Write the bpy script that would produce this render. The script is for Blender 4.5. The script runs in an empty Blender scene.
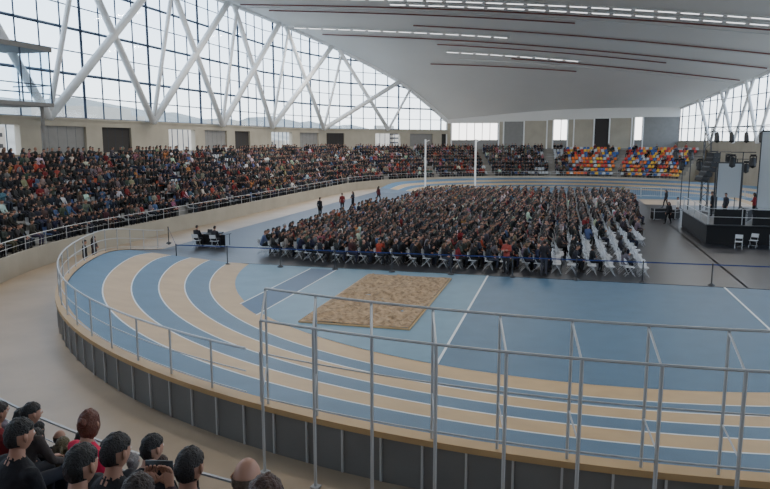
import bpy, math, random
from mathutils import Vector, Matrix, noise
from mathutils.kdtree import KDTree
random.seed(7)
SC=bpy.context.scene
COL=SC.collection
pi=math.pi

# ------------------------------------------------------------------ materials
def lin(c):
    return tuple((x/255/12.92 if x/255<=0.04045 else ((x/255+0.055)/1.055)**2.4) for x in c)
def mat(name,rgb,rough=0.6,metal=0.0,var=0.0,vscale=2.0,spec=0.5,bump=0.0,bscale=20,emit=0.0,attr=None):
    m=bpy.data.materials.new(name); m.use_nodes=True
    nt=m.node_tree; b=nt.nodes['Principled BSDF']
    col=lin(rgb)+(1,)
    b.inputs['Base Color'].default_value=col
    b.inputs['Roughness'].default_value=rough
    b.inputs['Metallic'].default_value=metal
    b.inputs['Specular IOR Level'].default_value=spec
    if emit:
        b.inputs['Emission Color'].default_value=col
        b.inputs['Emission Strength'].default_value=emit
    src=None
    if attr:
        a=nt.nodes.new('ShaderNodeAttribute'); a.attribute_type='INSTANCER'; a.attribute_name=attr
        src=a.outputs['Color']
        nt.links.new(src,b.inputs['Base Color'])
    if var:
        tc=nt.nodes.new('ShaderNodeTexCoord')
        n=nt.nodes.new('ShaderNodeTexNoise'); n.inputs['Scale'].default_value=vscale; n.inputs['Detail'].default_value=5
        nt.links.new(tc.outputs['Object'],n.inputs['Vector'])
        mr=nt.nodes.new('ShaderNodeMapRange'); mr.inputs['From Min'].default_value=.3; mr.inputs['From Max'].default_value=.7
        mr.inputs['To Min'].default_value=1-var; mr.inputs['To Max'].default_value=1+var
        nt.links.new(n.outputs['Fac'],mr.inputs['Value'])
        mx=nt.nodes.new('ShaderNodeMix'); mx.data_type='RGBA'; mx.blend_type='MULTIPLY'; mx.inputs[0].default_value=1
        mx.inputs[6].default_value=col
        if src: nt.links.new(src,mx.inputs[6])
        nt.links.new(mr.outputs[0],mx.inputs[7])
        nt.links.new(mx.outputs[2],b.inputs['Base Color'])
    if bump:
        tc=nt.nodes.new('ShaderNodeTexCoord')
        n=nt.nodes.new('ShaderNodeTexNoise'); n.inputs['Scale'].default_value=bscale; n.inputs['Detail'].default_value=4
        nt.links.new(tc.outputs['Object'],n.inputs['Vector'])
        bp=nt.nodes.new('ShaderNodeBump'); bp.inputs['Strength'].default_value=bump; bp.inputs['Distance'].default_value=.05
        nt.links.new(n.outputs['Fac'],bp.inputs['Height']); nt.links.new(bp.outputs[0],b.inputs['Normal'])
    return m
M_conc=mat('concourse_concrete',(166,148,126),.42,var=.14,vscale=.4)
M_stand=mat('stand_concrete',(142,139,133),.8,var=.12,vscale=1)
M_wallc=mat('beige_concrete',(172,164,148),.8,var=.08,vscale=.6)
M_blueR=mat('track_blue',(70,102,126),.5,var=.08,vscale=1.2,bump=.1,bscale=60)
M_blueL=mat('track_light_blue',(98,131,150),.5,var=.07,vscale=1.2)
M_blueD=mat('runway_blue',(54,86,116),.5,var=.06,vscale=1.2)
M_tan=mat('track_tan',(178,148,106),.5,var=.08,vscale=1.2)
M_white=mat('white_paint',(210,215,216),.5)
M_carpet=mat('dark_carpet',(46,47,52),.36,var=.15,vscale=.8)
M_panel=mat('dark_grey_panel',(112,112,111),.6,var=.08,vscale=1)
M_metal=mat('galvanised_steel',(180,181,182),.4,metal=.2)
M_metald=mat('dark_steel',(70,72,75),.45,metal=.4)
M_steelw=mat('white_steel',(236,236,235),.5)
M_mull=mat('mullion_steel',(56,70,90),.5)
M_black=mat('black_cloth',(22,22,25),.8)
M_blackp=mat('black_plastic',(28,28,30),.45)
M_red=mat('dark_red_duct',(120,68,62),.5)
M_tube=mat('light_tube',(240,241,242),.4,emit=2.2)
M_hous=mat('light_housing',(214,214,212),.5)
M_ceil=mat('ceiling_white',(222,220,216),.8,var=.03,vscale=.15)
M_sand=mat('sand',(160,136,108),.95,var=.45,vscale=5,bump=1.0,bscale=12)
M_belt=mat('blue_belt',(34,58,120),.6)
M_chairw=mat('white_chair_plastic',(205,208,212),.45)
M_dark=mat('dark_interior',(52,48,46),.8)
M_sandstone=mat('grey_cladding',(135,133,130),.7,var=.06)
M_seat=mat('seat_plastic',(200,200,200),.4,attr='topcol')
M_screen=mat('projector_screen',(196,202,206),.6)
M_hill=mat('hazy_hill_vegetation',(134,132,124),.95,var=.25,vscale=.03)  # distance haze is put into this paler, greyer hill colour
M_outg=mat('outside_ground',(186,185,180),.95,var=.15,vscale=.05)
M_bldg=mat('city_building',(176,166,152),.9,var=.1,vscale=.2)
P_top=mat('clothing_top',(60,60,60),.85,attr='topcol',bump=.3,bscale=18)
P_bot=mat('clothing_bottom',(40,44,60),.85,attr='botcol')
P_skin=mat('skin',(172,128,106),.55,var=.06,vscale=6)
P_hair=mat('hair',(40,28,20),.42,attr='haircol',var=.2,vscale=45,bump=.5,bscale=90)
P_shoe=mat('shoes',(35,30,28),.6)
P_eye=mat('eye_white',(225,222,215),.3)
P_lip=mat('lips',(150,85,78),.5)
P_pup=mat('pupil',(30,20,15),.2)
PMATS=[P_top,P_bot,P_skin,P_hair,P_shoe,P_eye,P_lip,P_pup,M_blackp]
M_glass=bpy.data.materials.new('window_glass'); M_glass.use_nodes=True
nt=M_glass.node_tree; nt.nodes.clear()
o=nt.nodes.new('ShaderNodeOutputMaterial'); t=nt.nodes.new('ShaderNodeBsdfTransparent'); g=nt.nodes.new('ShaderNodeBsdfGlossy'); mx=nt.nodes.new('ShaderNodeMixShader')
t.inputs[0].default_value=(.84,.93,1.0,1); g.inputs['Roughness'].default_value=.05; mx.inputs[0].default_value=.06
nt.links.new(t.outputs[0],mx.inputs[1]); nt.links.new(g.outputs[0],mx.inputs[2]); nt.links.new(mx.outputs[0],o.inputs[0])

# ------------------------------------------------------------------ mesh builder
class MB:
    def __init__(s): s.v=[];s.f=[];s.m=[]
    def add(s,vs,fs,m=0):
        b=len(s.v); s.v+= [tuple(p) for p in vs]; s.f+=[tuple(b+i for i in f) for f in fs]; s.m+=[m]*len(fs)
    def quad(s,a,b,c,d,m=0): s.add([a,b,c,d],[(0,1,2,3)],m)
    def box(s,c,d,m=0,rz=0.0,tilt=None):
        R=Matrix.Rotation(rz,3,'Z')
        if tilt is not None: R=R@Matrix.Rotation(tilt,3,'X')
        vs=[Vector(c)+R@Vector((x*d[0]/2,y*d[1]/2,z*d[2]/2)) for x in(-1,1) for y in(-1,1) for z in(-1,1)]
        s.add(vs,[(0,1,3,2),(4,6,7,5),(0,4,5,1),(2,3,7,6),(0,2,6,4),(1,5,7,3)],m)
    def seg(s,p0,p1,th,z0,z1,m=0):
        p0=Vector((p0[0],p0[1],0));p1=Vector((p1[0],p1[1],0)); d=p1-p0
        s.box(((p0.x+p1.x)/2,(p0.y+p1.y)/2,(z0+z1)/2),(d.length,th,z1-z0),m,math.atan2(d.y,d.x))
    def tube(s,pts,rad,seg=8,m=0,side=(1,0,0),step=None,cap=True,cf=.6):
        pts=[Vector(p) for p in pts]; rad=[(r,r) if not isinstance(r,tuple) else r for r in rad]
        if step:
            np_,nr=[],[]
            for i in range(len(pts)-1):
                n=max(1,int((pts[i+1]-pts[i]).length/step))
                for j in range(n):
                    t=j/n; np_.append(pts[i].lerp(pts[i+1],t)); nr.append((rad[i][0]*(1-t)+rad[i+1][0]*t,rad[i][1]*(1-t)+rad[i+1][1]*t))
            np_.append(pts[-1]); nr.append(rad[-1]); pts,rad=np_,nr
        vs=[];fs=[];n=len(pts)
        for i,p in enumerate(pts):
            d=(pts[min(i+1,n-1)]-pts[max(i-1,0)]).normalized()
            sd=Vector(side)
            if abs(sd.dot(d))>.95: sd=Vector((0,1,0)) if abs(d.y)<.9 else Vector((0,0,1))
            a=(sd-d*sd.dot(d)).normalized(); b=d.cross(a)
            for k in range(seg):
                an=2*pi*k/seg; vs.append(p+a*math.cos(an)*rad[i][0]+b*math.sin(an)*rad[i][1])
        for i in range(n-1):
            for k in range(seg):
                k2=(k+1)%seg; fs.append((i*seg+k,i*seg+k2,(i+1)*seg+k2,(i+1)*seg+k))
        if cap:
            d0=(pts[0]-pts[1]).normalized(); d1=(pts[-1]-pts[-2]).normalized()
            vs.append(pts[0]+d0*min(rad[0])*cf); vs.append(pts[-1]+d1*min(rad[-1])*cf)
            c0=len(vs)-2;c1=len(vs)-1
            for k in range(seg):
                k2=(k+1)%seg; fs.append((c0,k2,k)); fs.append((c1,(n-1)*seg+k,(n-1)*seg+k2))
        s.add(vs,fs,m)
    def beam(s,p,q,r,m=0,seg=6): s.tube([p,q],[r,r],seg,m,cf=0.01)
    def sph(s,c,r,m=0,nu=12,nv=8,fn=None,keep=None):
        vs=[];fs=[]
        for j in range(nv+1):
            th=pi*j/nv
            for i in range(nu):
                ph=2*pi*i/nu
                d=Vector((math.sin(th)*math.cos(ph),math.sin(th)*math.sin(ph),math.cos(th)))
                q=fn(d) if fn else Vector((d.x*r[0],d.y*r[1],d.z*r[2]))
                vs.append(Vector(c)+q)
        for j in range(nv):
            for i in range(nu):
                i2=(i+1)%nu
                th=pi*(j+.5)/nv;ph=2*pi*(i+.5)/nu
                d=Vector((math.sin(th)*math.cos(ph),math.sin(th)*math.sin(ph),math.cos(th)))
                if keep and not keep(d): continue
                fs.append((j*nu+i,(j+1)*nu+i,(j+1)*nu+i2,j*nu+i2))
        s.add(vs,fs,m)
    def mesh(s,name,mats,smooth=False):
        me=bpy.data.meshes.new(name); me.from_pydata(s.v,[],s.f)
        for m in mats: me.materials.append(m)
        me.polygons.foreach_set('material_index',s.m)
        if smooth: me.polygons.foreach_set('use_smooth',[True]*len(me.polygons))
        me.validate(); me.update(); return me
    def obj(s,name,mats,smooth=False,parent=None,loc=None,rz=0):
        o=bpy.data.objects.new(name,s.mesh(name,mats,smooth)); COL.objects.link(o)
        if loc: o.location=loc
        o.rotation_euler[2]=rz
        if parent: o.parent=parent
        return o

# ------------------------------------------------------------------ oval path
C1=Vector((1,35.7,0)); C2=Vector((1,81,0))
def st_arc(C,a0,a1,step=2.0):
    n=max(1,int(round(abs(a1-a0)/step)))
    return [(C,Vector((math.cos(math.radians(a0+(a1-a0)*i/n)),math.sin(math.radians(a0+(a1-a0)*i/n)),0))) for i in range(n+1)]
def st_line(x,y0,y1,nx,step=2.5):
    n=int(abs(y1-y0)/step)
    return [(Vector((x,y0+(y1-y0)*i/n,0)),Vector((nx,0,0))) for i in range(1,n)]
near=st_arc(C1,-50,-180); left=st_line(1,35.7,81,-1); far=st_arc(C2,180,58)
STAND=near+left+far
def P(st,r,z=0): return Vector((st[0].x+st[1].x*r, st[0].y+st[1].y*r, z))
def strip(mb,sts,r0,z0,r1,z1,m=0):
    for a,b in zip(sts[:-1],sts[1:]):
        f=lambda z,s:z(s) if callable(z) else z
        mb.quad(P(a,r0,f(z0,a)),P(b,r0,f(z0,b)),P(b,r1,f(z1,b)),P(a,r1,f(z1,a)),m)
def sm(t): t=max(0,min(1,t)); return t*t*(3-2*t)
def wbank(s):
    y=s[0].y+21*s[1].y
    if y<58: return 1-sm((y-29)/8)
    return sm((y-80)/8)
BK=1.0
def bz(r,off=0):
    return lambda s: wbank(s)*BK*max(0,(r-18.0)/6.0)+off

# ------------------------------------------------------------------ floor & track
fl=MB(); fl.box((-4,55,-.1),(70,142,.16)); fl.obj('floor',[M_conc])
right=[(Vector((1,y,0)),Vector((1,0,0))) for y in [78,74,70,65,60,55,50,45,40,35.7]]
LOOP=st_arc(C1,-10,-170)+st_arc(C1,-170,-180)[1:]+left+st_arc(C2,180,0)+right+st_arc(C1,0,-10)[1:]
tr=MB()
edges=[17.3,18.45,19.5,20.55,21.6,22.65,23.95]
mt=[1,0,1,0,1,0]
lanes_m=[M_blueR,M_tan,M_white,M_carpet,M_panel]
for i in range(6):
    for a,b in zip(LOOP[:-1],LOOP[1:]):
        y=(a[0].y+20*a[1].y+b[0].y+20*b[1].y)/2
        cov= 32.3<y<84 and not (a[1].x>0.9 and y>74)
        m=3 if cov else mt[i]
        strip(tr,[a,b],edges[i]+.025,bz(edges[i]),edges[i+1]-.025,bz(edges[i+1]),m)
        strip(tr,[a,b],edges[i]-.025,bz(edges[i]),edges[i]+.025,bz(edges[i]),3 if cov else 2)
tr.obj('athletics_track',lanes_m,False)
wl=MB()
ring=st_arc(C1,10,-180,2)+st_line(1,35.7,38,-1,1.0)
ring=[s for s in ring if wbank(s)>.03]
strip(wl,ring,23.92,bz(24,.02),24.25,bz(24,.02),1)
strip(wl,ring,24.25,bz(24,.02),24.25,bz(24,-.10),1)
strip(wl,ring,24.18,bz(24,-.10),24.18,-.02,0)
for s in ring:
    a=math.atan2(s[1].y,s[1].x); h=wbank(s)*BK
    wl.box(P(s,24.2,h/2-.05),(.05,.04,max(.05,h-.1)),2,a)
wl.obj('trim_track_retaining_panels',[M_panel,M_tan,M_metal])
inf=MB()
arc=[P(s,17.33,.005) for s in st_arc(C1,-170,-10,4)]
inf.add(arc,[tuple(range(len(arc)))],0)
arc=[P(s,17.33,.005) for s in st_arc(C2,180,0,4)]
inf.add([Vector((-16.3,81,.005))]+arc+[Vector((18.3,81,.005))],[tuple(range(len(arc)+2))],0)
pts=[P(s,17.33,.012) for s in st_arc(C1,-170,-105,3) if P(s,17.33).x<-3.45]
pts+= [Vector((-3.45,35.7-math.sqrt(17.33**2-4.45**2),.012)),Vector((-3.45,32.7,.012))]
inf.add(pts,[tuple(range(len(pts)))],1)
inf.box((-3.42,25.8,.012),(.08,13.6,.012),2); inf.box((7.1,25.9,.012),(.08,13.4,.012),2)
inf.box((-11.7,27.3,.012),(1.3,9.6,.012),3); inf.box((-12.4,27.3,.014),(.06,9.6,.012),2); inf.box((-11.0,27.3,.014),(.06,9.6,.012),2)
inf.obj('infield_surface',[M_blueR,M_blueL,M_white,M_blueD])
cp=MB()
cp.box((-7.6,59.3,.0),(31.4,53.4,.05),0); cp.box((18,53.3,.0),(20,41.4,.05),0)
cp.obj('floor_covering_carpet',[M_carpet])
sp=MB(); nx,ny=40,80
x0,x1,y0,y1=-9.0,-5.05,22.3,31.2
vs=[]
for j in range(ny+1):
    for i in range(nx+1):
        x=x0+(x1-x0)*i/nx;y=y0+(y1-y0)*j/ny
        e=min(i,nx-i,j,ny-j)
        h=.04+(noise.noise(Vector((x*1.6,y*1.6,0)))*.10+noise.noise(Vector((x*5,y*5,3)))*.14)*(1 if e>1 else .2)+.05
        vs.append((x,y,h))
sp.add(vs,[(j*(nx+1)+i,j*(nx+1)+i+1,(j+1)*(nx+1)+i+1,(j+1)*(nx+1)+i) for j in range(ny) for i in range(nx)],0)
for c,d in (((x0-.04,(y0+y1)/2,.03),(.08,y1-y0+.16,.08)),((x1+.04,(y0+y1)/2,.03),(.08,y1-y0+.16,.08)),(((x0+x1)/2,y0-.04,.03),(x1-x0,.08,.08)),(((x0+x1)/2,y1+.04,.03),(x1-x0,.08,.08))): sp.box(c,d,1)
sp.obj('long_jump_sand_pit',[M_sand,M_tan],True)

# ------------------------------------------------------------------ stand
NR=9; RD=.85; R0=28.3; SO=.56
DZ=[.95,1.5,2.05,2.6,3.1,3.5,3.9,4.3,4.65]
def deckz(i): return DZ[i]
sd=MB()
strip(sd,STAND,28.0,-.02,28.0,1.05,1); strip(sd,STAND,28.0,1.05,28.18,1.05,1); strip(sd,STAND,28.18,1.05,28.18,.95,1); strip(sd,STAND,28.18,.95,R0,.95)
for i in range(NR):
    r=R0+RD*i
    if i: strip(sd,STAND,r,deckz(i-1),r,deckz(i))
    strip(sd,STAND,r,deckz(i),r+RD,deckz(i))
rt=R0+RD*NR
RO=38.3
strip(sd,STAND,rt,deckz(NR-1),rt,5.1); strip(sd,STAND,rt,5.1,RO,5.1)
for e in (STAND[-1],STAND[0]):
    sd.add([P(e,28,0),P(e,28,1.05)]+[q for i in range(NR) for q in (P(e,R0+RD*i,deckz(i)),P(e,R0+RD*(i+1),deckz(i)))]+[P(e,rt,5.1),P(e,RO,5.1),P(e,RO,0)],[tuple(range(2+2*NR+3))],1)
sd.obj('grandstand_terrace',[M_stand,M_wallc])
def along(r,sts):
    out=[];L=0
    for a,b in zip(sts[:-1],sts[1:]):
        pa,pb=P(a,r),P(b,r); d=(pb-pa).length
        out.append((L,L+d,a,b)); L+=d
    return out,L
def sample(tab,d):
    for (a,b,s0,s1) in tab:
        if a<=d<=b:
            t=(d-a)/(b-a); return (s0[0].lerp(s1[0],t),s0[1].lerp(s1[1],t).normalized())
    return None
rl=MB()
tab,L=along(28.1,STAND); d=0
while d<L:
    s=sample(tab,d)
    if s: rl.beam(P(s,28.1,1.05),P(s,28.1,1.75),.022)
    d+=2.0
for z,rr in ((1.75,.026),(1.4,.012)):
    rl.tube([P(s,28.1,z) for s in STAND],[rr]*len(STAND),5)
rl.obj('grandstand_handrail',[M_metal])

# ------------------------------------------------------------------ people
def hand(mb,w,dr,nrm,sgn,curl=.5,m=2):
    w=Vector(w);dr=Vector(dr).normalized();nrm=Vector(nrm); nrm=(nrm-dr*nrm.dot(dr)).normalized(); sd_=dr.cross(nrm).normalized()*sgn
    k=w+dr*.085
    mb.tube([w-dr*.02,w+dr*.02,w+dr*.06,k],[(.024,.018),(.032,.017),(.04,.016),(.038,.013)],8,m,side=sd_)
    for i,(off,ln) in enumerate(((-.029,.066),(-.01,.076),(.010,.070),(.028,.055))):
        p0=k+sd_*off-dr*.01; p=[p0];d=dr.copy()
        for q in range(3):
            a=curl*(.5+.5*q); d=(dr*math.cos(a)+nrm*math.sin(a)).normalized()
            p.append(p[-1]+d*ln*(.45,.32,.25)[q])
        mb.tube(p,[.0095,.009,.008,.0065],6,m,side=sd_)
    t0=w+dr*.03-sd_*.03
    t1=t0+(dr*.6-sd_*.7+nrm*.25).normalized()*.035; t2=t1+(dr*.9-sd_*.2+nrm*.35).normalized()*.03
    mb.tube([t0,t1,t2],[.012,.011,.008],6,m,side=nrm)
def headfn(d):
    x,y,z=d.x*.075,d.y*.096,d.z*.118
    if d.z<0: k=1-.30*(-d.z)**1.5; x*=k; y*=(1-.12*(-d.z)); 
    if d.y<0 and d.z<-.2: y*=1-.45*(-d.z-.2)
    f=max(0,d.y)
    g=lambda cx,cz,sx,sz: math.exp(-((d.x-cx)/sx)**2-((d.z-cz)/sz)**2)*(f**2)
    y+= .026*g(0,-.20,.16,.12)+.012*g(0,-.02,.12,.16)
    y-= .011*(g(.36,.06,.20,.13)+g(-.36,.06,.20,.13))
    y+= .006*g(0,.22,.5,.1)+.008*g(0,-.50,.25,.08)+.012*g(0,-.86,.4,.15)
    return Vector((x,y,z))
def head(mb,c,yaw=0,pitch=0,style='short'):
    R=Matrix.Rotation(yaw,3,'Z')@Matrix.Rotation(-pitch,3,'X'); c=Vector(c)
    mb.sph(c,None,2,28,20,fn=lambda d:R@headfn(d))
    for sx in (-1,1):
        mb.sph(c+R@Vector((sx*.029,.079,.008)),(.0125,.0125,.0125),5,8,6)
        mb.sph(c+R@Vector((sx*.029,.0885,.008)),(.0055,.0055,.0055),7,6,4)
        e=[c+R@Vector((sx*.075,-.002,.028)),c+R@Vector((sx*.086,-.012,.012)),c+R@Vector((sx*.082,-.006,-.012)),c+R@Vector((sx*.070,.002,-.03))]
        mb.tube(e,[(.006,.014),(.008,.019),(.007,.016),(.005,.009)],6,2,side=R@Vector((1,0,0)))
    mb.tube([c+R@Vector((-.022,.080,-.056)),c+R@Vector((0,.092,-.055)),c+R@Vector((.022,.080,-.056))],[.003,.006,.003],5,6,side=(0,0,1))
    if style=='bald':
        keep=lambda d: d.z<.22 and d.z>-.42 and d.y<.05 and not (abs(d.x)>.85 and d.z<.15); s=1.045
    elif style=='short':
        keep=lambda d: (d.z>.52) or (d.y<.12 and d.z>-.40 and not (abs(d.x)>.80 and d.z<.22)) or (d.z>.30 and abs(d.x)>.55); s=1.08
    else:
        keep=lambda d: (d.z>.52) or (d.y<.30 and d.z>-.85); s=1.12
    def hf(d):
        q=Vector((d.x*.075,d.y*.096,d.z*.118))
        if d.y<0 and d.z<-.2: q.y*=1-.30*(-d.z-.2)
        n=noise.noise(d*4)*.010+noise.noise(d*11)*.003
        return R@(q*s+d*(n+.002))
    mb.sph(c,None,3,40,28,fn=hf,keep=keep)
    if style!='bald':
        mb.tube([c+R@Vector((x*.076,.080*math.sqrt(max(0,1-x*x))*.9+.006,.072-.03*abs(x)**2)) for x in (-.9,-.6,-.3,0,.3,.6,.9)],[.008,.013,.014,.015,.014,.013,.008],6,3,side=(0,0,1))
    if style=='long':
        mb.tube([c+R@Vector((0,-.055,.05)),c+R@Vector((0,-.085,-.03)),c+R@Vector((0,-.095,-.12)),c+R@Vector((0,-.10,-.2)),c+R@Vector((0,-.105,-.27))],[(.06,.04),(.082,.046),(.088,.044),(.08,.036),(.05,.02)],14,3,side=R@Vector((1,0,0)))
        for k in range(5):
            xx=-.06+.03*k; l=.16+.05*random.random()
            mb.tube([c+R@Vector((xx,-.085,.03)),c+R@Vector((xx*1.1,-.118,-.06)),c+R@Vector((xx*1.15,-.126,-.14)),c+R@Vector((xx*1.05,-.12,-.06-l))],[.016,.020,.020,.007],6,3)
        for sx in(-1,1):
            mb.tube([c+R@Vector((sx*.062,-.01,.04)),c+R@Vector((sx*.080,-.01,-.04)),c+R@Vector((sx*.083,-.0,-.13)),c+R@Vector((sx*.08,.02,-.2))],[.02,.025,.025,.012],8,3)
    if style=='bun':
        mb.sph(c+R@Vector((0,-.105,.05)),(.04,.035,.04),3,10,8)

def figure(name,pose,style,arms,yaw=0,pitch=0.05,lean=0.0):
    b=MB()
    if pose=='sit':
        T=lambda x,y,z:(x,y+lean*max(0,z-.55),z)
        b.tube([T(0,-.03,.50),T(0,-.03,.60),T(0,-.02,.74),T(0,-.01,.92),T(0,-.01,1.02),T(0,-.01,1.09)],[(.15,.12),(.165,.125),(.155,.115),(.185,.125),(.175,.10),(.07,.06)],16,0,step=.03)
        b.tube([T(0,-.01,1.07),T(0,.01,1.18)],[.055,.052],10,2,step=.03)
        hc=T(0,.025,1.235); sh=1.03
        for sx in(-1,1):
            b.tube([(sx*.09,0,.53),(sx*.11,.22,.535),(sx*.13,.45,.52)],[.092,.082,.063],10,1,step=.03)
            b.tube([(sx*.13,.45,.51),(sx*.135,.44,.34),(sx*.14,.42,.12)],[.062,.056,.042],10,1,step=.03)
            b.tube([(sx*.14,.36,.05),(sx*.145,.46,.045),(sx*.15,.56,.035)],[(.042,.045),(.044,.04),(.036,.03)],8,4,step=.03)
        S=[T(sx*.165,-.01,sh) for sx in(-1,1)]
    else:
        T=lambda x,y,z:(x,y+lean*max(0,z-.9),z)
        b.tube([T(0,0,.86),T(0,0,.98),T(0,0,1.12),T(0,.0,1.30),T(0,-.01,1.40),T(0,-.01,1.47)],[(.16,.115),(.165,.12),(.15,.105),(.185,.12),(.175,.095),(.07,.06)],16,0,step=.03)
        b.tube([T(0,-.01,1.45),T(0,.01,1.56)],[.055,.052],10,2,step=.03)
        hc=T(0,.022,1.612)
        st=.0 if pose=='stand' else .22
        for sx in(-1,1):
            q=sx*st
            b.tube([(sx*.085,0,.90),(sx*.10,.03+q*.5,.50)],[.095,.064],10,1,step=.03)
            b.tube([(sx*.10,.03+q*.5,.50),(sx*.105,.01+q*.6,.34),(sx*.105,-.02+q,.10)],[.064,.06,.043],10,1,step=.03)
            b.tube([(sx*.105,-.05+q,.05),(sx*.11,.05+q,.045),(sx*.12,.17+q,.035)],[(.04,.045),(.044,.04),(.036,.028)],8,4,step=.03)
        S=[T(sx*.17,-.01,1.40) for sx in(-1,1)]
    hands=[]
    for idx,sx in enumerate((-1,1)):
        s=Vector(S[idx]); hp={'lap':((sx*.24,.06,-.25),(sx*.10,.26,-.38),(-sx*.6,.7,-.2),(0,-.2,-1),.5),
         'knee':((sx*.25,.10,-.26),(sx*.13,.38,-.42),(0,1,-.2),(0,-.2,-1),.6),
         'cross':((sx*.24,.05,-.25),(-sx*.02,.20,-.24+.02*sx),(-sx*.9,.15,.1),(0,-1,0),.7),
         'clap':((sx*.23,.08,-.23),(sx*.035,.30,-.10),(-sx*.1,.7,.7),(-sx,0,0),.15),
         'phone':((sx*.22,.16,-.16),(sx*.06,.30,.12),(-sx*.2,.2,1),(-sx*.3,-1,0),.8),
         'hang':((sx*.235,-.03,-.29),(sx*.235,.05,-.54),(0,.1,-1),(-sx,0,0),.45),
         'desk':((sx*.23,.10,-.26),(sx*.14,.36,-.26),(0,1,-.1),(0,0,-1),.5)}[arms]
        el=Vector((hp[0][0],s.y+hp[0][1],s.z+hp[0][2])); wr=Vector((hp[1][0],s.y+hp[1][1],s.z+hp[1][2]))
        b.tube([s*1.0,(s+el)/2,el],[.066,.056,.048],10,0,step=.03); b.tube([el,(el+wr)/2,wr],[.047,.043,.035],10,0,step=.03)
        hands.append((wr,hp[2],hp[3],sx,hp[4]))
    me=b.mesh('tmp',[]); ob=bpy.data.objects.new('tmp',me); COL.objects.link(ob)
    md=ob.modifiers.new('r','REMESH'); md.mode='VOXEL'; md.voxel_size=.020
    m2=ob.modifiers.new('s','SMOOTH'); m2.iterations=3; m2.factor=.5
    dg=bpy.context.evaluated_depsgraph_get(); ev=bpy.data.meshes.new_from_object(ob.evaluated_get(dg))
    lab=[0]*len(b.v)
    for f,m in zip(b.f,b.m):
        for i in f: lab[i]=m
    kd=KDTree(len(b.v))
    for i,v in enumerate(b.v): kd.insert(v,i)
    kd.balance()
    out=MB(); vs=[v.co.copy() for v in ev.vertices]
    out.v=[tuple(v) for v in vs]
    for p in ev.polygons:
        out.f.append(tuple(p.vertices)); out.m.append(lab[kd.find(p.center)[1]])
    bpy.data.objects.remove(ob); 
    for (wr,d,n,sx,cu) in hands: hand(out,wr,d,n,sx,cu)
    if arms=='phone':
        wr=hands[0][0]; out.box((0,wr.y+.02,wr.z+.10),(.15,.012,.08),8)
    head(out,hc,yaw,pitch,style)
    return out.mesh(name,PMATS,True)
FIG={}
FIG['a']=figure('v_a','sit','short','lap',.1)
FIG['b']=figure('v_b','sit','short','knee',-.2,.0,.25)
FIG['c']=figure('v_c','sit','long','lap',.25)
FIG['d']=figure('v_d','sit','long','clap',-.1)
FIG['e']=figure('v_e','sit','bald','cross',0)
FIG['f']=figure('v_f','sit','short','phone',0)
FIG['g']=figure('v_g','sit','bun','cross',.5)
FIG['s1']=figure('v_s1','stand','short','hang',.2)
FIG['s2']=figure('v_s2','walk','long','hang',0)
FIG['s3']=figure('v_s3','stand','long','cross',-.3)
FIG['dk']=figure('v_dk','sit','short','desk',0,.1,.1)
pc=bpy.data.collections.new('seated_person_models')
for i,k in enumerate('abcdefg'):
    o=bpy.data.objects.new('person_model_'+k,FIG[k]); pc.objects.link(o); o.location=(-36.5,-8+1.2*i,5.1)

def seat_mesh():
    b=MB()
    for (y0,z0,y1,z1,w0,w1) in ((.22,.42,.0,.40,.21,.22),(.0,.40,-.18,.42,.22,.21),(-.18,.42,-.24,.52,.21,.22),(-.24,.52,-.29,.80,.22,.19)):
        th=.02
        b.add([(-w0,y0,z0),(w0,y0,z0),(w1,y1,z1),(-w1,y1,z1),(-w0,y0,z0-th),(w0,y0,z0-th),(w1,y1-.01,z1-th),(-w1,y1-.01,z1-th)],[(0,1,2,3),(7,6,5,4),(0,4,5,1),(2,6,7,3),(0,3,7,4),(1,5,6,2)],0)
    for sx in(-1,1): b.box((sx*.2,-.02,.44),(.02,.36,.06),0)
    b.box((0,-.05,.2),(.06,.3,.4),1)
    return b.mesh('seat_model',[M_seat,M_metald])
def chair_mesh():
    b=MB()
    b.box((0,0,.44),(.40,.40,.03),0); b.box((0,-.235,.72),(.40,.025,.22),0,tilt=.15); 
    for sx in(-1,1):
        b.beam((sx*.20,.22,.0),(sx*.20,-.26,.84),.013,1,5); b.beam((sx*.18,-.26,.0),(sx*.18,.16,.44),.013,1,5)
        b.beam((sx*.18,-.12,.44),(sx*.2,-.12,.52),.011,1,4)
    b.beam((-.20,.14,.14),(.20,.14,.14),.010,1,4); b.beam((-.18,-.2,.1),(.18,-.2,.1),.010,1,4); b.beam((-.2,-.255,.83),(.2,-.255,.83),.013,1,4)
    return b.mesh('chair_model',[M_chairw,M_metal])
sc_=bpy.data.collections.new('seat_models'); o=bpy.data.objects.new('seat_model',seat_mesh()); sc_.objects.link(o); o.location=(-36.5,2,5.1)
cc_=bpy.data.collections.new('chair_models'); o=bpy.data.objects.new('chair_model',chair_mesh()); cc_.objects.link(o); o.location=(-36.5,4,5.1)

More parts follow.
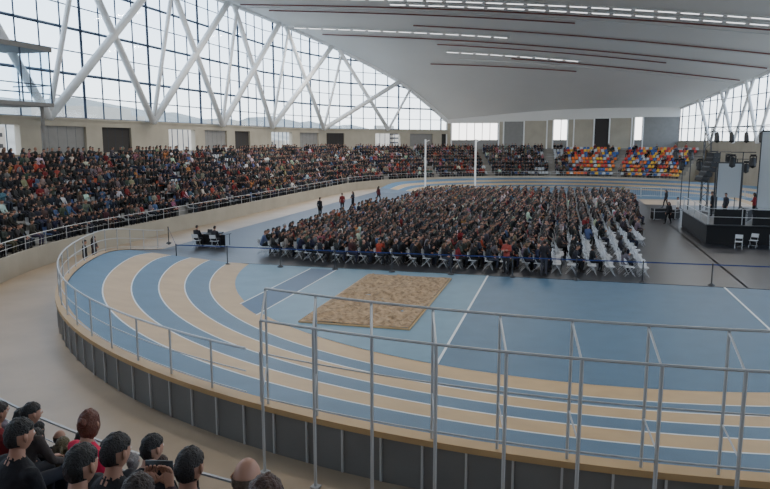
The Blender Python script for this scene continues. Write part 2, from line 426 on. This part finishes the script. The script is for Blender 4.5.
def instancer(name,pts,coll):
    me=bpy.data.meshes.new(name); me.from_pydata([p[0] for p in pts],[],[])
    def at(n,ty,key,vals):
        a=me.attributes.new(n,ty,'POINT'); a.data.foreach_set(key,vals)
    at('rot','FLOAT_VECTOR','vector',[q for p in pts for q in (0,0,p[1])])
    at('vidx','INT','value',[p[2] for p in pts])
    at('scl','FLOAT','value',[p[3] for p in pts])
    for n,i in (('topcol',4),('botcol',5),('haircol',6)):
        at(n,'FLOAT_COLOR','color',[q for p in pts for q in (tuple(p[i])+(1,))])
    ob=bpy.data.objects.new(name,me); COL.objects.link(ob)
    ng=bpy.data.node_groups.new(name,'GeometryNodeTree')
    ng.interface.new_socket('Geometry',in_out='INPUT',socket_type='NodeSocketGeometry'); ng.interface.new_socket('Geometry',in_out='OUTPUT',socket_type='NodeSocketGeometry')
    N=ng.nodes.new; gi=N('NodeGroupInput');go=N('NodeGroupOutput'); ip=N('GeometryNodeInstanceOnPoints'); ci=N('GeometryNodeCollectionInfo')
    ci.inputs['Collection'].default_value=coll; ci.inputs['Separate Children'].default_value=True; ci.inputs['Reset Children'].default_value=True
    def na(n,ty):
        x=N('GeometryNodeInputNamedAttribute'); x.data_type=ty; x.inputs['Name'].default_value=n
        return [s for s in x.outputs if s.enabled and s.name=='Attribute'][0]
    l=ng.links.new
    l(gi.outputs[0],ip.inputs['Points']); l(ci.outputs[0],ip.inputs['Instance']); ip.inputs['Pick Instance'].default_value=True
    l(na('vidx','INT'),ip.inputs['Instance Index']); l(na('rot','FLOAT_VECTOR'),ip.inputs['Rotation']); l(na('scl','FLOAT'),ip.inputs['Scale'])
    l(ip.outputs[0],go.inputs[0])
    md=ob.modifiers.new('instances','NODES'); md.node_group=ng
    return ob
TOPS=[((20,20,24),24),((34,36,44),16),((48,46,46),12),((28,34,54),8),((80,78,78),7),((124,34,36),4.5),((166,74,52),1.6),((108,106,104),5),((205,202,198),4.5),((60,32,36),3),((176,120,66),1.2),((60,72,62),2),((76,98,132),3.5),((138,128,114),3),((156,100,112),1.2),((74,60,52),5)]
BOTS=[((30,34,48),6),((22,22,26),6),((56,60,78),3),((72,66,58),2)]
HAIRS=[((22,18,16),9),((34,26,21),6),((58,42,32),3),((104,84,60),1),((140,138,134),1)]
def pick(t):
    c=random.choices([x[0] for x in t],[x[1] for x in t])[0]; return tuple(x*random.uniform(.7,1.1) for x in lin(c))
def person(loc,rot,scale=None):
    v=random.choices(range(7),[4,3,4,2,.5,.5,2])[0]
    return (tuple(loc),rot+random.gauss(0,.2),v,scale or random.uniform(.93,1.05),pick(TOPS),pick(BOTS),pick(HAIRS))
SEATC=[(196,52,44),(228,116,40),(228,180,50),(48,92,160),(190,196,200),(120,40,60)]
seats=[];folk=[]
MAN=[(-2.26,3.5,'a',(40,36,38),(26,18,15),1.08),(-1.81,3.75,'e',(52,44,42),(96,80,66),1.08),(-1.25,3.2,'c',(70,60,58),(66,38,26),1.08),
 (-2.85,3.63,'a',(30,30,34),(26,20,18),1.08),(-3.75,3.7,'a',(24,24,30),(20,16,14),1.05),(-2.0,2.7,'f',(60,40,44),(40,26,20),1.0),(-2.5,2.55,'b',(20,20,24),(24,20,18),1.0),
 (-4.72,5.55,'g',(205,24,70),(96,48,30),1.24),(-5.6,5.0,'c',(36,34,40),(40,26,20),1.05),(-6.2,5.9,'a',(120,30,36),(30,22,18),1.1),(-5.75,6.3,'b',(60,52,48),(24,20,18),1.1),(-6.6,6.6,'c',(36,34,40),(50,32,22),1.1),(-3.3,4.9,'b',(34,30,34),(28,22,20),1.05)]
def snap(x,y):
    v=Vector((x-1,y-35.7)); i=int((v.length-R0)/RD); v=v.normalized()*(R0+RD*i+SO); return v.x+1,v.y+35.7,i
MANS=[snap(m[0],m[1])+tuple(m[2:]) for m in MAN]
for i in range(NR):
    r=R0+RD*i+SO
    tab,L=along(r,STAND); d=.3
    while d<L-.3:
        s=sample(tab,d); d+=.53
        if not s: continue
        if s[0].y>36 and s[0].y<80.9: q=s[0].y; ais=(q%11.3)<1.2
        else:
            an=math.degrees(math.atan2(s[1].y,s[1].x)); q=an*.5; ais=((q%9.5)*1.1)<1.2
        if ais: continue
        p=P(s,r,deckz(i)); rot=math.atan2(-s[1].y,-s[1].x)-pi/2
        isfar=s[0].y>80.9
        rightfar= isfar and s[1].x>-.02
        if rightfar: c=random.choice(SEATC[:5])
        else: c=random.choices([(178,182,186),(70,90,140),(196,90,50)],[7,1.2,.6])[0]
        mn=any(math.hypot(p.x-m[0],p.y-m[1])<.50 for m in MANS)
        if math.hypot(p.x,p.y)>1.2: seats.append((tuple(p),rot,0,1,lin(c),(0,0,0),(0,0,0)))
        if math.hypot(p.x,p.y)<8.5 or mn: continue
        if p.y<30 and p.x>-.36*p.y and p.y<14: continue
        dens=.96
        if rightfar: dens=.12
        if isfar and -.25<s[1].x<=-.02: dens=.75
        if not isfar and 36<p.y<39.5 and 2<=i<=4: dens=.45
        elif (not isfar) and noise.noise(Vector((p.x*.16,p.y*.10,1.5)))>.5: dens=.5
        if random.random()<dens: folk.append(person(p,rot))
instancer('grandstand_seats',seats,sc_)
instancer('grandstand_spectators',folk,pc)
chairs=[];fold=[]
x=-16.6
while x<6.9:
    y=34.2+max(0,(-13-x)*.4)
    while y<80:
        aisle=(abs(y-51)<.7 or abs(y-66)<.7)
        if not aisle and x<4.1+(y-35)*.07 and not (x<-13 and y>74+(x+17)*1.5) and not (x<-15.6 and y>60):
            px,py=x+random.uniform(-.14,.14),y+random.uniform(-.06,.06)
            empty=(x>-.4 and y<39) or (x>1.3 and y<48) or (x>.3 and y<43)
            ro=-pi/2+random.gauss(0,.06)
            chairs.append(((px,py,.025),ro,0,1,(1,1,1),(0,0,0),(0,0,0)))
            if random.random()<(.04 if empty else .97): fold.append(person((px,py,.025),-pi/2+.15+random.gauss(0,.3)))
        y+=.56
    x+=.82
instancer('folding_chairs',chairs,cc_)
instancer('floor_audience',fold,pc)
def indiv(name,key,loc,rz,top,bot,hair,sc=1.0):
    o=bpy.data.objects.new(name,FIG[key]); COL.objects.link(o); o.location=loc; o.rotation_euler[2]=rz; o.scale=(sc,)*3
    o['topcol']=list(lin(top)); o['botcol']=list(lin(bot)); o['haircol']=list(lin(hair)); return o
def facein(x,y): 
    return math.atan2(35.7-y,1-x)-pi/2
for (x,y,i,k,tp,hr,s_) in MANS:
    indiv('seated_spectator',k,(x,y,deckz(i)),facein(x,y)+random.uniform(-.3,.3),tp,(34,36,46),hr,s_)
for n,k,x,y,rz,tp,bt in (('standing_person','s1',-22.55,28.0,-1.0,(30,30,34),(40,44,60)),('standing_person','s3',-22.95,29.2,-1.4,(50,40,44),(24,24,28)),
    ('standing_person','s1',-19.9,54,-.3,(28,28,32),(20,20,24)),('standing_person','s1',-19.6,59.1,.5,(120,30,30),(30,30,40)),('standing_person','s3',-19.2,61.1,2.5,(40,40,52),(30,30,40)),
    ('standing_person','s2',-18.8,68.8,-.5,(90,30,34),(30,30,40)),('standing_person','s1',-.8,33.3,-.2,(36,34,40),(60,60,70)),('standing_person','s3',-2.6,33.3,2.8,(150,66,56),(34,34,40)),
    ('standing_person','s2',9.6,70.7,1.9,(34,34,38),(26,26,30)),('standing_person','s1',9.4,62.0,1.7,(200,195,190),(30,30,34)),('standing_person','s3',12.5,50.8,1.5,(130,30,36),(22,22,26)),
    ('standing_person','s1',10.0,51.5,1.3,(30,30,34),(22,22,26)),('standing_person','s1',10.6,50.2,2.0,(44,44,52),(22,22,26)),('standing_person','s2',8.0,57.0,2.4,(26,26,30),(22,22,26)),('standing_person','s1',13.3,49.2,1.0,(70,70,76),(30,30,40))):
    z=1.27 if (x>9.9) else .03
    if x<-22: z=-.02
    indiv(n,k,(x,y,z),rz,tp,bt,(34,24,18))

# ------------------------------------------------------------------ fences
fn=MB()
d=0
tab,L=along(24.1,ring)
pre=[s for s in ring if not (P(s,24.1).x>-5.9 and s[1].y<-.5)]
while d<L:
    s=sample(tab,d); h=wbank(s)*BK
    if not (-6.0<P(s,24.1).x and s[1].y<-.5): fn.beam(P(s,24.1,h),P(s,24.1,h+1.12),.028,0)
    d+=1.5
prel=[s for s in pre if s[1].x<0]
for dz,rr in ((1.12,.026),(.62,.016),(.15,.016)):
    fn.tube([P(s,24.1,wbank(s)*BK+dz) for s in prel],[rr]*len(prel),6)
fn.obj('track_perimeter_fence',[M_metal])
cg=MB()
def ringx(x,r): return Vector((x,35.7-math.sqrt(r*r-(x-1)**2),0))
xs=[-5.85+1.215*i for i in range(12)]
Ra,Rb=24.12,24.95
def ox(x): return x+.33-.029*(x-xs[0])
for x in xs:
    n=(ringx(x,Ra)-C1).normalized(); a=C1+n*Ra; b=ringx(ox(x),Rb); a.z=b.z=0
    cg.beam(a+Vector((0,0,1)),a+Vector((0,0,3.5)),.028); cg.beam(b,b+Vector((0,0,3.1)),.032)
    cg.beam(a+Vector((0,0,3.45)),b+Vector((0,0,3.05)),.02); cg.beam(a+Vector((0,0,1.9)),b+Vector((0,0,1.7)),.016)
    cg.box((b.x,b.y,.01),(.16,.16,.03),0,math.atan2(n.y,n.x))
fx=[xs[0]+(xs[-1]-xs[0])*i/44 for i in range(45)]
for r,zs in ((Ra,(3.5,2.1)),(Rb,(3.1,1.55))):
    for k,z in enumerate(zs):
        cg.tube([ringx(ox(x) if r==Rb else x,r)+Vector((0,0,z)) for x in fx],[.026 if k==0 else .017]*len(fx),6)
cg.obj('scaffold_fence',[M_metal])
x=-22.9;prev=None
bb=MB()
while x<13:
    y=31.9+ (x+20)*.035
    if x<-20: y+= (-20-x)*1.4
    zz=.03+(.35 if x<-20 else 0)
    bb.tube([(x,y,zz),(x,y,zz+.03)],[.17,.15],12,0); bb.beam((x,y,zz),(x,y,zz+.95),.028,0,8); bb.tube([(x,y,zz+.95),(x,y,zz+1.0)],[.035,.03],8,0)
    if prev: 
        bb.quad((prev[0],prev[1],prev[2]+.92),(x,y,zz+.92),(x,y,zz+.97),(prev[0],prev[1],prev[2]+.97),1)
    prev=(x,y,zz); x+=2.95
bb.obj('belt_barrier_line',[M_metald,M_belt])

# ------------------------------------------------------------------ roof
Lp=[(-38,-16,21.6),(-38,60,22),(-38,83,22.2),(-34.5,99,20.5),(-27.5,108.5,16.6),(-23.2,114,13),(-20,118,9.8)]
Rp=[(30,-16,17.2),(28,60,17),(25.5,85,15.8),(23.5,100,14.6),(21.5,110,13.5),(20,117,12.7),(18.3,124,11.9)]
def cr(pts,k):
    i=min(len(pts)-2,max(0,int(k))); t=k-i
    p=[Vector(pts[max(0,i-1)]),Vector(pts[i]),Vector(pts[i+1]),Vector(pts[min(len(pts)-1,i+2)])]
    if i<=1: return p[1].lerp(p[2],t)
    m1=(p[2]-p[0])*.5; m2=(p[3]-p[1])*.5
    if i==2: m1=(p[2]-p[1])
    t2,t3=t*t,t*t*t
    return p[1]*(2*t3-3*t2+1)+m1*(t3-2*t2+t)+p[2]*(-2*t3+3*t2)+m2*(t3-t2)
def RF(k,s,off=0):
    v=cr(Lp,k).lerp(cr(Rp,k),s); v.z+=.7*math.sin(pi*s)+off; return v
rf=MB(); K=60;S=24
vs=[RF(6*i/K,j/S) for i in range(K+1) for j in range(S+1)]
fs=[(i*(S+1)+j,i*(S+1)+j+1,(i+1)*(S+1)+j+1,(i+1)*(S+1)+j) for i in range(K) for j in range(S)]
rf.add(vs,fs,0); rf.add([v+Vector((0,0,.8)) for v in vs],[f[::-1] for f in fs],0)
rf.obj('ceiling',[M_ceil],True)
tb=MB()
tb.tube([cr(Lp,6*i/K)+Vector((0,0,.1)) for i in range(K+1)],[(.35,.45)]*(K+1),8,0)
tb.tube([cr(Rp,6*i/K)+Vector((0,0,.1)) for i in range(K+1)],[(.3,.4)]*(K+1),8,0)
tb.obj('trim_roof_edge',[M_steelw])
def rline(mb,k,s0,s1,w,h,off,m):
    n=24
    pts=[RF(k,s0+(s1-s0)*i/n,off) for i in range(n+1)]
    mb.tube(pts,[(w,h)]*len(pts),6,m,side=(0,1,0))
def lamps(mb,k,s0,s1,off,stepm=2.0,m=1):
    L=(RF(k,s1)-RF(k,s0)).length; n=int(L/stepm)
    for i in range(n):
        a=RF(k,s0+(s1-s0)*(i+.08)/n,off); b=RF(k,s0+(s1-s0)*(i+.86)/n,off)
        mb.tube([a,b],[(.09,.05)]*2,6,m,side=(0,1,0))
tl=MB()
for k,s0,s1 in ((.5,.05,.95),(1.0,.05,.95),(1.42,.12,.98),(1.52,.3,.9),(2.3,.02,.48),(3.0,.3,.62)):  # first two rows are out of view, added for illumination
    rline(tl,k,s0,s1,.20,.09,-.22,0); lamps(tl,k,s0,s1,-.32)
tl.obj('ceiling_light_track',[M_hous,M_tube],True)
tl=MB()
for k,s0,s1 in ((1.62,.02,.98),(1.78,.05,.6),(2.1,.3,.98),(2.55,.05,.98),(2.75,.3,.8),(3.15,.45,.98),(3.5,.2,.6)): rline(tl,k,s0,s1,.12,.08,-.17,0)
for k,s0,s1 in ((1.70,.02,.98),(2.6,.05,.98),(2.15,.3,.98),(3.3,.3,.98)): rline(tl,k,s0,s1,.07,.06,-.15,1)
tl.obj('ceiling_duct',[M_red,M_hous],True)

# ------------------------------------------------------------------ left glazed wall
N=72
wp=[cr(Lp,6*i/N) for i in range(N+1)]
def resample(pts,step):
    out=[pts[0].copy()];acc=0
    for a,b in zip(pts[:-1],pts[1:]):
        L=(Vector((b.x-a.x,b.y-a.y))).length
        while acc+L>=step:
            t=(step-acc)/L; a=a.lerp(b,t); out.append(a.copy()); L=(Vector((b.x-a.x,b.y-a.y))).length; acc=0
        acc+=L
    out.append(pts[-1].copy()); return out
W=resample(wp,2.3)
ml=MB(); gl=MB(); WB=8.2
for i,p in enumerate(W):
    ml.beam((p.x,p.y,WB),(p.x,p.y,p.z),.08 if i%4 else .14,0,4)
for a,b in zip(W[:-1],W[1:]):
    z=WB
    k=0
    while z<max(a.z,b.z):
        za,zb=min(z,a.z),min(z,b.z)
        ml.beam((a.x,a.y,za),(b.x,b.y,zb),.05 if k%2 else .12,0,4); z+=1.75;k+=1
    n=Vector((-(b.y-a.y),b.x-a.x,0)).normalized()*.12
    gl.quad((a.x+n.x,a.y+n.y,WB),(b.x+n.x,b.y+n.y,WB),(b.x+n.x,b.y+n.y,b.z),(a.x+n.x,a.y+n.y,a.z))
ml.obj('window_1_frame',[M_mull]); gl.obj('window_1',[M_glass])
ins=[p+Vector((.9,-.3 if p.y>95 else 0,0)) for p in W]
stt=MB()
def wpt(d):
    i=d/2.3; j=min(len(ins)-2,int(i)); return ins[j].lerp(ins[j+1],i-j)
tot=(len(ins)-2)*2.3
d=6.0
while d<tot:
    b=wpt(d); b=Vector((b.x,b.y,WB))
    for dd,r in ((15.5,.34),(-9.5,.30),(4.5,.20)):
        e=d+dd
        if 0<e<tot: 
            t=wpt(e); t=Vector((t.x,t.y,t.z-.5)); 
            if t.z-WB>1.5: stt.beam(b,t,r,0,8)
    d+=13.3
stt.obj('facade_strut_truss',[M_steelw],True)
bw=MB()
W2=resample(wp,1.0)
for i,(a,b) in enumerate(zip(W2[:-1],W2[1:])):
    q=(i%24)
    op= (4<=q<9) or (11<=q<16) or (18<=q<22)
    bw.seg(a,b,.5,7.6 if op else 4.5,WB,0)
    if op:
        bw.seg(a,b,.5,4.5,5.5,0)
        if q>=9: bw.seg(a,b,.08,5.5,7.6,2 if q<16 else 3)
        bw.beam((a.x,a.y,5.5),(a.x,a.y,7.6),.05,4,4)
    bw.seg(a,b,.7,WB-.12,WB+.05,0)
bw.obj('wall_left',[M_wallc,M_dark,M_sandstone,M_dark,M_mull])
cb=MB()
cb.box((-36,36.5,8.9),(3.4,8,.25),0); cb.box((-36,36.5,12.6),(3.5,8.2,.3),0)
for y in (32.6,35.2,37.8,40.4): 
    cb.beam((-34.35,y,9),(-34.35,y,12.5),.07,1,4)
cb.beam((-34.35,32.6,10.2),(-34.35,40.4,10.2),.04,1,4); cb.beam((-37.5,40.4,10.2),(-34.35,40.4,10.2),.04,1,4); cb.beam((-36,40.4,9),(-36,40.4,12.5),.05,1,4)
cb.quad((-34.33,32.6,9),(-34.33,40.4,9),(-34.33,40.4,12.5),(-34.33,32.6,12.5),2); cb.quad((-37.5,40.42,9),(-34.33,40.42,9),(-34.33,40.42,12.5),(-37.5,40.42,12.5),2)
for y in (33.5,39.8): cb.beam((-34.7,y,5.1),(-34.7,y,8.9),.12,0,8)
cb.obj('control_booth',[M_sandstone,M_mull,M_glass])

# ------------------------------------------------------------------ back & right walls
ba=cr(Lp,6);bb_=cr(Rp,6)
bk=MB()
def bp(x): 
    t=(x-ba.x)/(bb_.x-ba.x); return Vector((x,ba.y+(bb_.y-ba.y)*t,RF(6,t).z))
segs=[(-20,-19.2,'w'),(-19.2,-11.2,'g'),(-11.2,-10.4,'w'),(-10.4,-7,'c'),(-7,-3.2,'c'),(-3.2,-2.2,'w'),(-2.2,.2,'g'),(.2,1.2,'w'),(1.2,4.5,'c'),(4.5,7,'d'),(7,10.6,'c'),(10.6,11,'w'),(11,12.4,'g'),(12.4,18.3,'c')]
for a,b,ty in segs:
    A,B=bp(a),bp(b); zt=9.4+.03*(a+20)
    bk.seg(A,B,.4,zt,max(A.z,B.z)+.4,0)
    bk.seg(A,B,.4,0,6.6 if ty=='g' else 5.2,2)
    if ty=='w': bk.seg(A,B,.4,5.2,zt,1)
    if ty=='c': bk.seg(A,B,.3,5.2,zt,1 if int(a)%2 else 2)
    if ty=='d': bk.seg(A,B,.2,5.2,zt,3)
    bk.beam((A.x,A.y-.2,5),(A.x,A.y-.2,zt),.12,4,4)
    if ty=='g':
        x=a
        while x<b: q=bp(x); bk.beam((q.x,q.y,6.6),(q.x,q.y,zt),.06,5,4); x+=1.3
bk.obj('wall_back',[M_ceil,M_wallc,M_sandstone,M_dark,M_steelw,M_mull])
wr=resample([cr(Rp,6*i/N) for i in range(N+1)],2.5)
rw=MB();rg=MB()
for i,(a,b) in enumerate(zip(wr[:-1],wr[1:])):
    rw.seg(a,b,.4,0,6.4,0)
    rw.beam((a.x,a.y,6.4),(a.x,a.y,a.z),.09,1,4)
    z=6.4
    while z<a.z: rw.beam((a.x,a.y,z),(b.x,b.y,z),.06,1,4); z+=2.0
    rg.quad((a.x+.15,a.y,6.4),(b.x+.15,b.y,6.4),(b.x+.15,b.y,b.z),(a.x+.15,a.y,a.z))
    if i%3==0 and i+4<len(wr):
        c=wr[i+2]; rw.beam((a.x-.6,a.y,6.2),(c.x-.6,c.y,c.z-.2),.24,2,8)
        c=wr[max(0,i-2)]; rw.beam((a.x-.6,a.y,6.2),(c.x-.6,c.y,c.z-.2),.2,2,8)
rw.obj('wall_right',[M_wallc,M_mull,M_steelw]); rg.obj('window_2',[M_glass])
fw=MB(); fw.box((-4,-16.2,9),(68,.4,19)); fw.obj('wall_front',[M_wallc])

# ------------------------------------------------------------------ stage & equipment
sg=MB()
sg.box((16.5,51.0,.62),(15.4,9.4,1.2),0); sg.box((16.5,51.0,1.24),(15.6,9.6,.06),1)
for x in [8.9+1.9*i for i in range(9)]: sg.beam((x,46.4,1.25),(x,46.4,2.3),.03,2)
for z in (1.75,2.28): sg.beam((8.9,46.4,z),(24.2,46.4,z),.025,2)
for y in (46.4,48.8,51.2,53.6,55.6): sg.beam((8.85,y,1.25),(8.85,y,2.3),.03,2)
for z in (1.75,2.28): sg.beam((8.85,46.4,z),(8.85,55.6,z),.025,2)
for x0_ in (9.2,11.4,13.6):
    sg.box((x0_+.9,46.45,1.75),(1.8,.03,.95),0)
sg.obj('stage_platform',[M_black,M_metald,M_metal])
def table(name,x,y,z,w,dp,rz=0,drape=True):
    t=MB(); t.box((0,0,.73),(w,dp,.04),0)
    for sx in(-1,1):
        for sy in(-1,1): t.beam((sx*(w/2-.08),sy*(dp/2-.08),0),(sx*(w/2-.08),sy*(dp/2-.08),.72),.02,1)
    if drape: t.box((0,-dp/2+.01,.40),(w,.015,.66),2)
    t.box((-.3,0,.76),(.34,.24,.02),1); t.box((-.3,.12,.87),(.34,.015,.22),1,tilt=-.2); t.box((.35,0,.79),(.5,.4,.07),1,tilt=.1)
    t.obj(name,[M_metald,M_blackp,M_black],loc=(x,y,z),rz=rz)
table('equipment_table',-21.0,37.85,.03,2.0,.8,0); table('equipment_table',11.5,49,1.275,1.8,.7,1.2); table('equipment_table',15,48,1.275,1.8,.7,1.4)
for x in(-21.6,-20.4):
    indiv('seated_operator','dk',(x,36.85,.03),.0,(30,30,36),(30,32,40),(30,22,18))
    o=bpy.data.objects.new('office_chair',bpy.data.objects['chair_model'].data); COL.objects.link(o); o.location=(x,36.85,.03)
def lightstand(x,y,z,h,n=2):
    t=MB()
    for k in range(3):
        a=2*pi*k/3; t.beam((0,0,.5),(math.cos(a)*.6,math.sin(a)*.6,0),.02,0)
    t.beam((0,0,.2),(0,0,h),.035,0,8); t.beam((-.8,0,h),(.8,0,h),.03,0,8)
    for k in range(n):
        xx=-.65+1.3*k/(max(1,n-1))
        t.box((xx,0,h-.22),(.36,.36,.16),1); t.box((xx-.2,0,h-.5),(.06,.16,.5),1); t.box((xx+.2,0,h-.5),(.06,.16,.5),1)
        t.tube([(xx,.0,h-.4),(xx,-.05,h-.65),(xx,-.12,h-1.0)],[.16,.2,.21],12,1)
    t.obj('stage_light_stand',[M_metald,M_blackp],loc=(x,y,z),rz=random.uniform(-.5,.5))
lightstand(10.2,66,.03,5.8); lightstand(11.6,58,.03,5.6); lightstand(12.2,53.5,1.27,4.4); lightstand(13.3,60,.03,5.0); lightstand(9.6,58.5,.03,5.2)
def speaker(x,y,z):
    t=MB()
    for k in range(6): t.box((0,-.03*k*k,4.2-.34*k),(.9,.5,.32),1,tilt=-.06*k); t.box((0,-.26-.03*k*k,4.2-.34*k),(.82,.02,.26),2,tilt=-.06*k)
    t.beam((0,.3,0),(0,.3,4.5),.06,0); t.beam((0,.3,4.45),(0,-.3,4.45),.05,0); t.box((0,.1,.05),(1.2,1.0,.08),0)
    t.obj('line_array_speaker',[M_metald,M_blackp,M_black],loc=(x,y,z),rz=-1.2)
speaker(10.3,53.8,1.27)
def screen(x,y,z,w,h,rz,z0=.3):
    t=MB(); t.box((0,0,h/2+z0),(w,.05,h),0)
    for sx in(-1,1): t.beam((sx*w/2,0,0),(sx*w/2,0,h+z0),.05,1,6); t.beam((sx*w/2,0,1.2),(sx*w/2,.9,0),.03,1,5)
    t.beam((-w/2,0,h+z0),(w/2,0,h+z0),.06,1,6)
    t.obj('projection_screen',[M_screen,M_metald],loc=(x,y,z),rz=rz)
screen(14.75,55.2,1.27,2.0,5.6,-.35); screen(12.1,56.6,.03,1.7,2.6,-.3,2.2)
def case(x,y,z,rz,s=1.0):
    t=MB(); t.box((0,0,.45*s),(.9*s,.6*s,.7*s),1)
    for sx in(-1,1):
        for sy in(-1,1): t.box((sx*.44*s,sy*.29*s,.45*s),(.05,.05,.72*s),0); t.beam((sx*.35*s,sy*.2*s,0),(sx*.35*s,sy*.2*s,.1*s),.04,1,8)
    t.box((0,0,.6*s),(.92*s,.62*s,.03),0); t.obj('flight_case',[M_metal,M_blackp],loc=(x,y,z),rz=rz)
case(7.6,59.5,.03,.3,1.2); case(8.9,60.4,.03,1.0); case(13.9,47.6,1.275,.2,1.2)
lt=MB()
def tower(x,y,h):
    for a in(-.25,.25):
        for c in(-.25,.25): lt.beam((x+a,y+c,.03),(x+a,y+c,h),.035)
    z=.3;k=0
    while z<h-.5:
        s=1 if k%2 else -1
        lt.beam((x-.25*s,y-.25,z),(x+.25*s,y-.25,z+.5),.02,0,4); lt.beam((x-.25,y-.25*s,z),(x-.25,y+.25*s,z+.5),.02,0,4); z+=.5;k+=1
TH=7.6
tower(11.4,62,TH); tower(18.5,62,TH)
for zz in(TH-.4,TH):
    lt.beam((11.4,61.75,zz),(18.5,61.75,zz),.03); lt.beam((11.4,62.25,zz),(18.5,62.25,zz),.03)
for k in range(14): lt.beam((11.4+.5*k,61.75,TH-.4 if k%2 else TH),(11.9+.5*k,61.75,TH if k%2 else TH-.4),.018,0,4)
for k in range(6): lt.tube([(12.0+1.1*k,61.8,TH-.5),(12.0+1.1*k,61.7,TH-.8),(12.0+1.1*k,61.55,TH-1.2)],[.15,.19,.2],10,1)
lt.obj('lighting_truss',[M_metald,M_blackp])
for x,y,rz in ((11.3,45.4,2.6),(12.3,45.0,3.0),(10.3,44.6,2.9)):
    o=bpy.data.objects.new('folding_chair',bpy.data.objects['chair_model'].data); COL.objects.link(o); o.location=(x,y,.03); o.rotation_euler[2]=rz
for x,y in((-17.1,85.1),(-10,79)):
    t=MB(); t.beam((0,0,0),(0,0,6.6),.11,0,10); t.tube([(0,0,0),(0,0,.08)],[.3,.28],12,0); t.beam((0,0,6.3),(.5,0,6.5),.04,0)
    t.obj('net_post',[M_steelw],loc=(x,y,.03))
bar=MB()
for k in range(7):
    x=6.5+2.2*k;y=84
    bar.beam((x,y,.0),(x,y,1.1),.03);bar.beam((x+2.1,y,0),(x+2.1,y,1.1),.03)
    for z in(.15,1.1): bar.beam((x,y,z),(x+2.1,y,z),.025)
    for j in range(1,10): bar.beam((x+.21*j,y,.15),(x+.21*j,y,1.1),.01,0,4)
bar.obj('crowd_barrier_row',[M_metal])

# ------------------------------------------------------------------ exterior
hl=MB(); n=60; vs=[]
for i in range(n+1):
    y=-200+1400*i/n
    h=34+12*noise.noise(Vector((i*.12,0,0)))+5*noise.noise(Vector((i*.5,2,0)))
    vs+=[(-230,y,-2),(-310,y,h*.55),(-380,y,h)]
hl.add(vs,[(i*3+j,i*3+j+1,i*3+4+j,i*3+3+j) for i in range(n) for j in range(2)],0)
hl.obj('hillside',[M_hill],True)
bl=MB()
for i in range(26):
    y=-20+i*24+random.uniform(-6,6); x=random.uniform(-190,-120); h=random.uniform(7,18)
    bl.box((x,y,h/2-1),(random.uniform(10,18),random.uniform(10,20),h),0)
    for zz in range(2,int(h)-2,3): bl.box((x+.1,y,zz),(18.3,9.0,1.1),1)
bl.obj('city_building_row',[M_bldg,M_dark])
gp=MB(); gp.box((0,300,-1.2),(1600,1600,.4)); gp.obj('ground_outside',[M_outg])

# ------------------------------------------------------------------ world & lights
w=bpy.data.worlds.new('sky'); SC.world=w; w.use_nodes=True; nt=w.node_tree
bg=nt.nodes['Background']; tc=nt.nodes.new('ShaderNodeTexCoord'); sx=nt.nodes.new('ShaderNodeSeparateXYZ'); rp=nt.nodes.new('ShaderNodeValToRGB')
nt.links.new(tc.outputs['Generated'],sx.inputs[0]); nt.links.new(sx.outputs['Z'],rp.inputs[0]); nt.links.new(rp.outputs[0],bg.inputs[0])
rp.color_ramp.elements[0].position=.0; rp.color_ramp.elements[0].color=(1.0,.97,.93,1)
rp.color_ramp.elements[1].position=.6; rp.color_ramp.elements[1].color=(.70,.79,.93,1)
e=rp.color_ramp.elements.new(.12); e.color=(.86,.92,1.0,1)
e=rp.color_ramp.elements.new(.32); e.color=(.55,.72,.97,1)
bg.inputs[1].default_value=4.3
def area(name,loc,rot,sx_,sy_,e,col=(1,1,1)):
    l=bpy.data.lights.new(name,'AREA'); l.shape='RECTANGLE'; l.size=sx_; l.size_y=sy_; l.energy=e; l.color=col
    o=bpy.data.objects.new(name,l); COL.objects.link(o); o.location=loc; o.rotation_euler=rot
for k in (.5,1.0,1.52,2.3):  # lamps on the two nearest, unseen rows are added to light the hall
    for s in ((.2,.5,.8) if k!=2.3 else (.12,.38)):
        a=RF(k,s,-.40); b=RF(k,s+.01,-.40); area('ceiling_lamp',a,(0,-math.atan2(b.z-a.z,b.x-a.x),0),7,.12,1300,(1,.96,.90))

# ------------------------------------------------------------------ camera
cam=bpy.data.cameras.new('camera'); co=bpy.data.objects.new('camera',cam); COL.objects.link(co); SC.camera=co
cam.sensor_width=36; cam.lens=36*680/770; cam.clip_end=3000; cam.clip_start=.05
co.location=(0,0,6.5); co.rotation_euler=(pi/2-math.asin(.1513),0,math.radians(14.74))
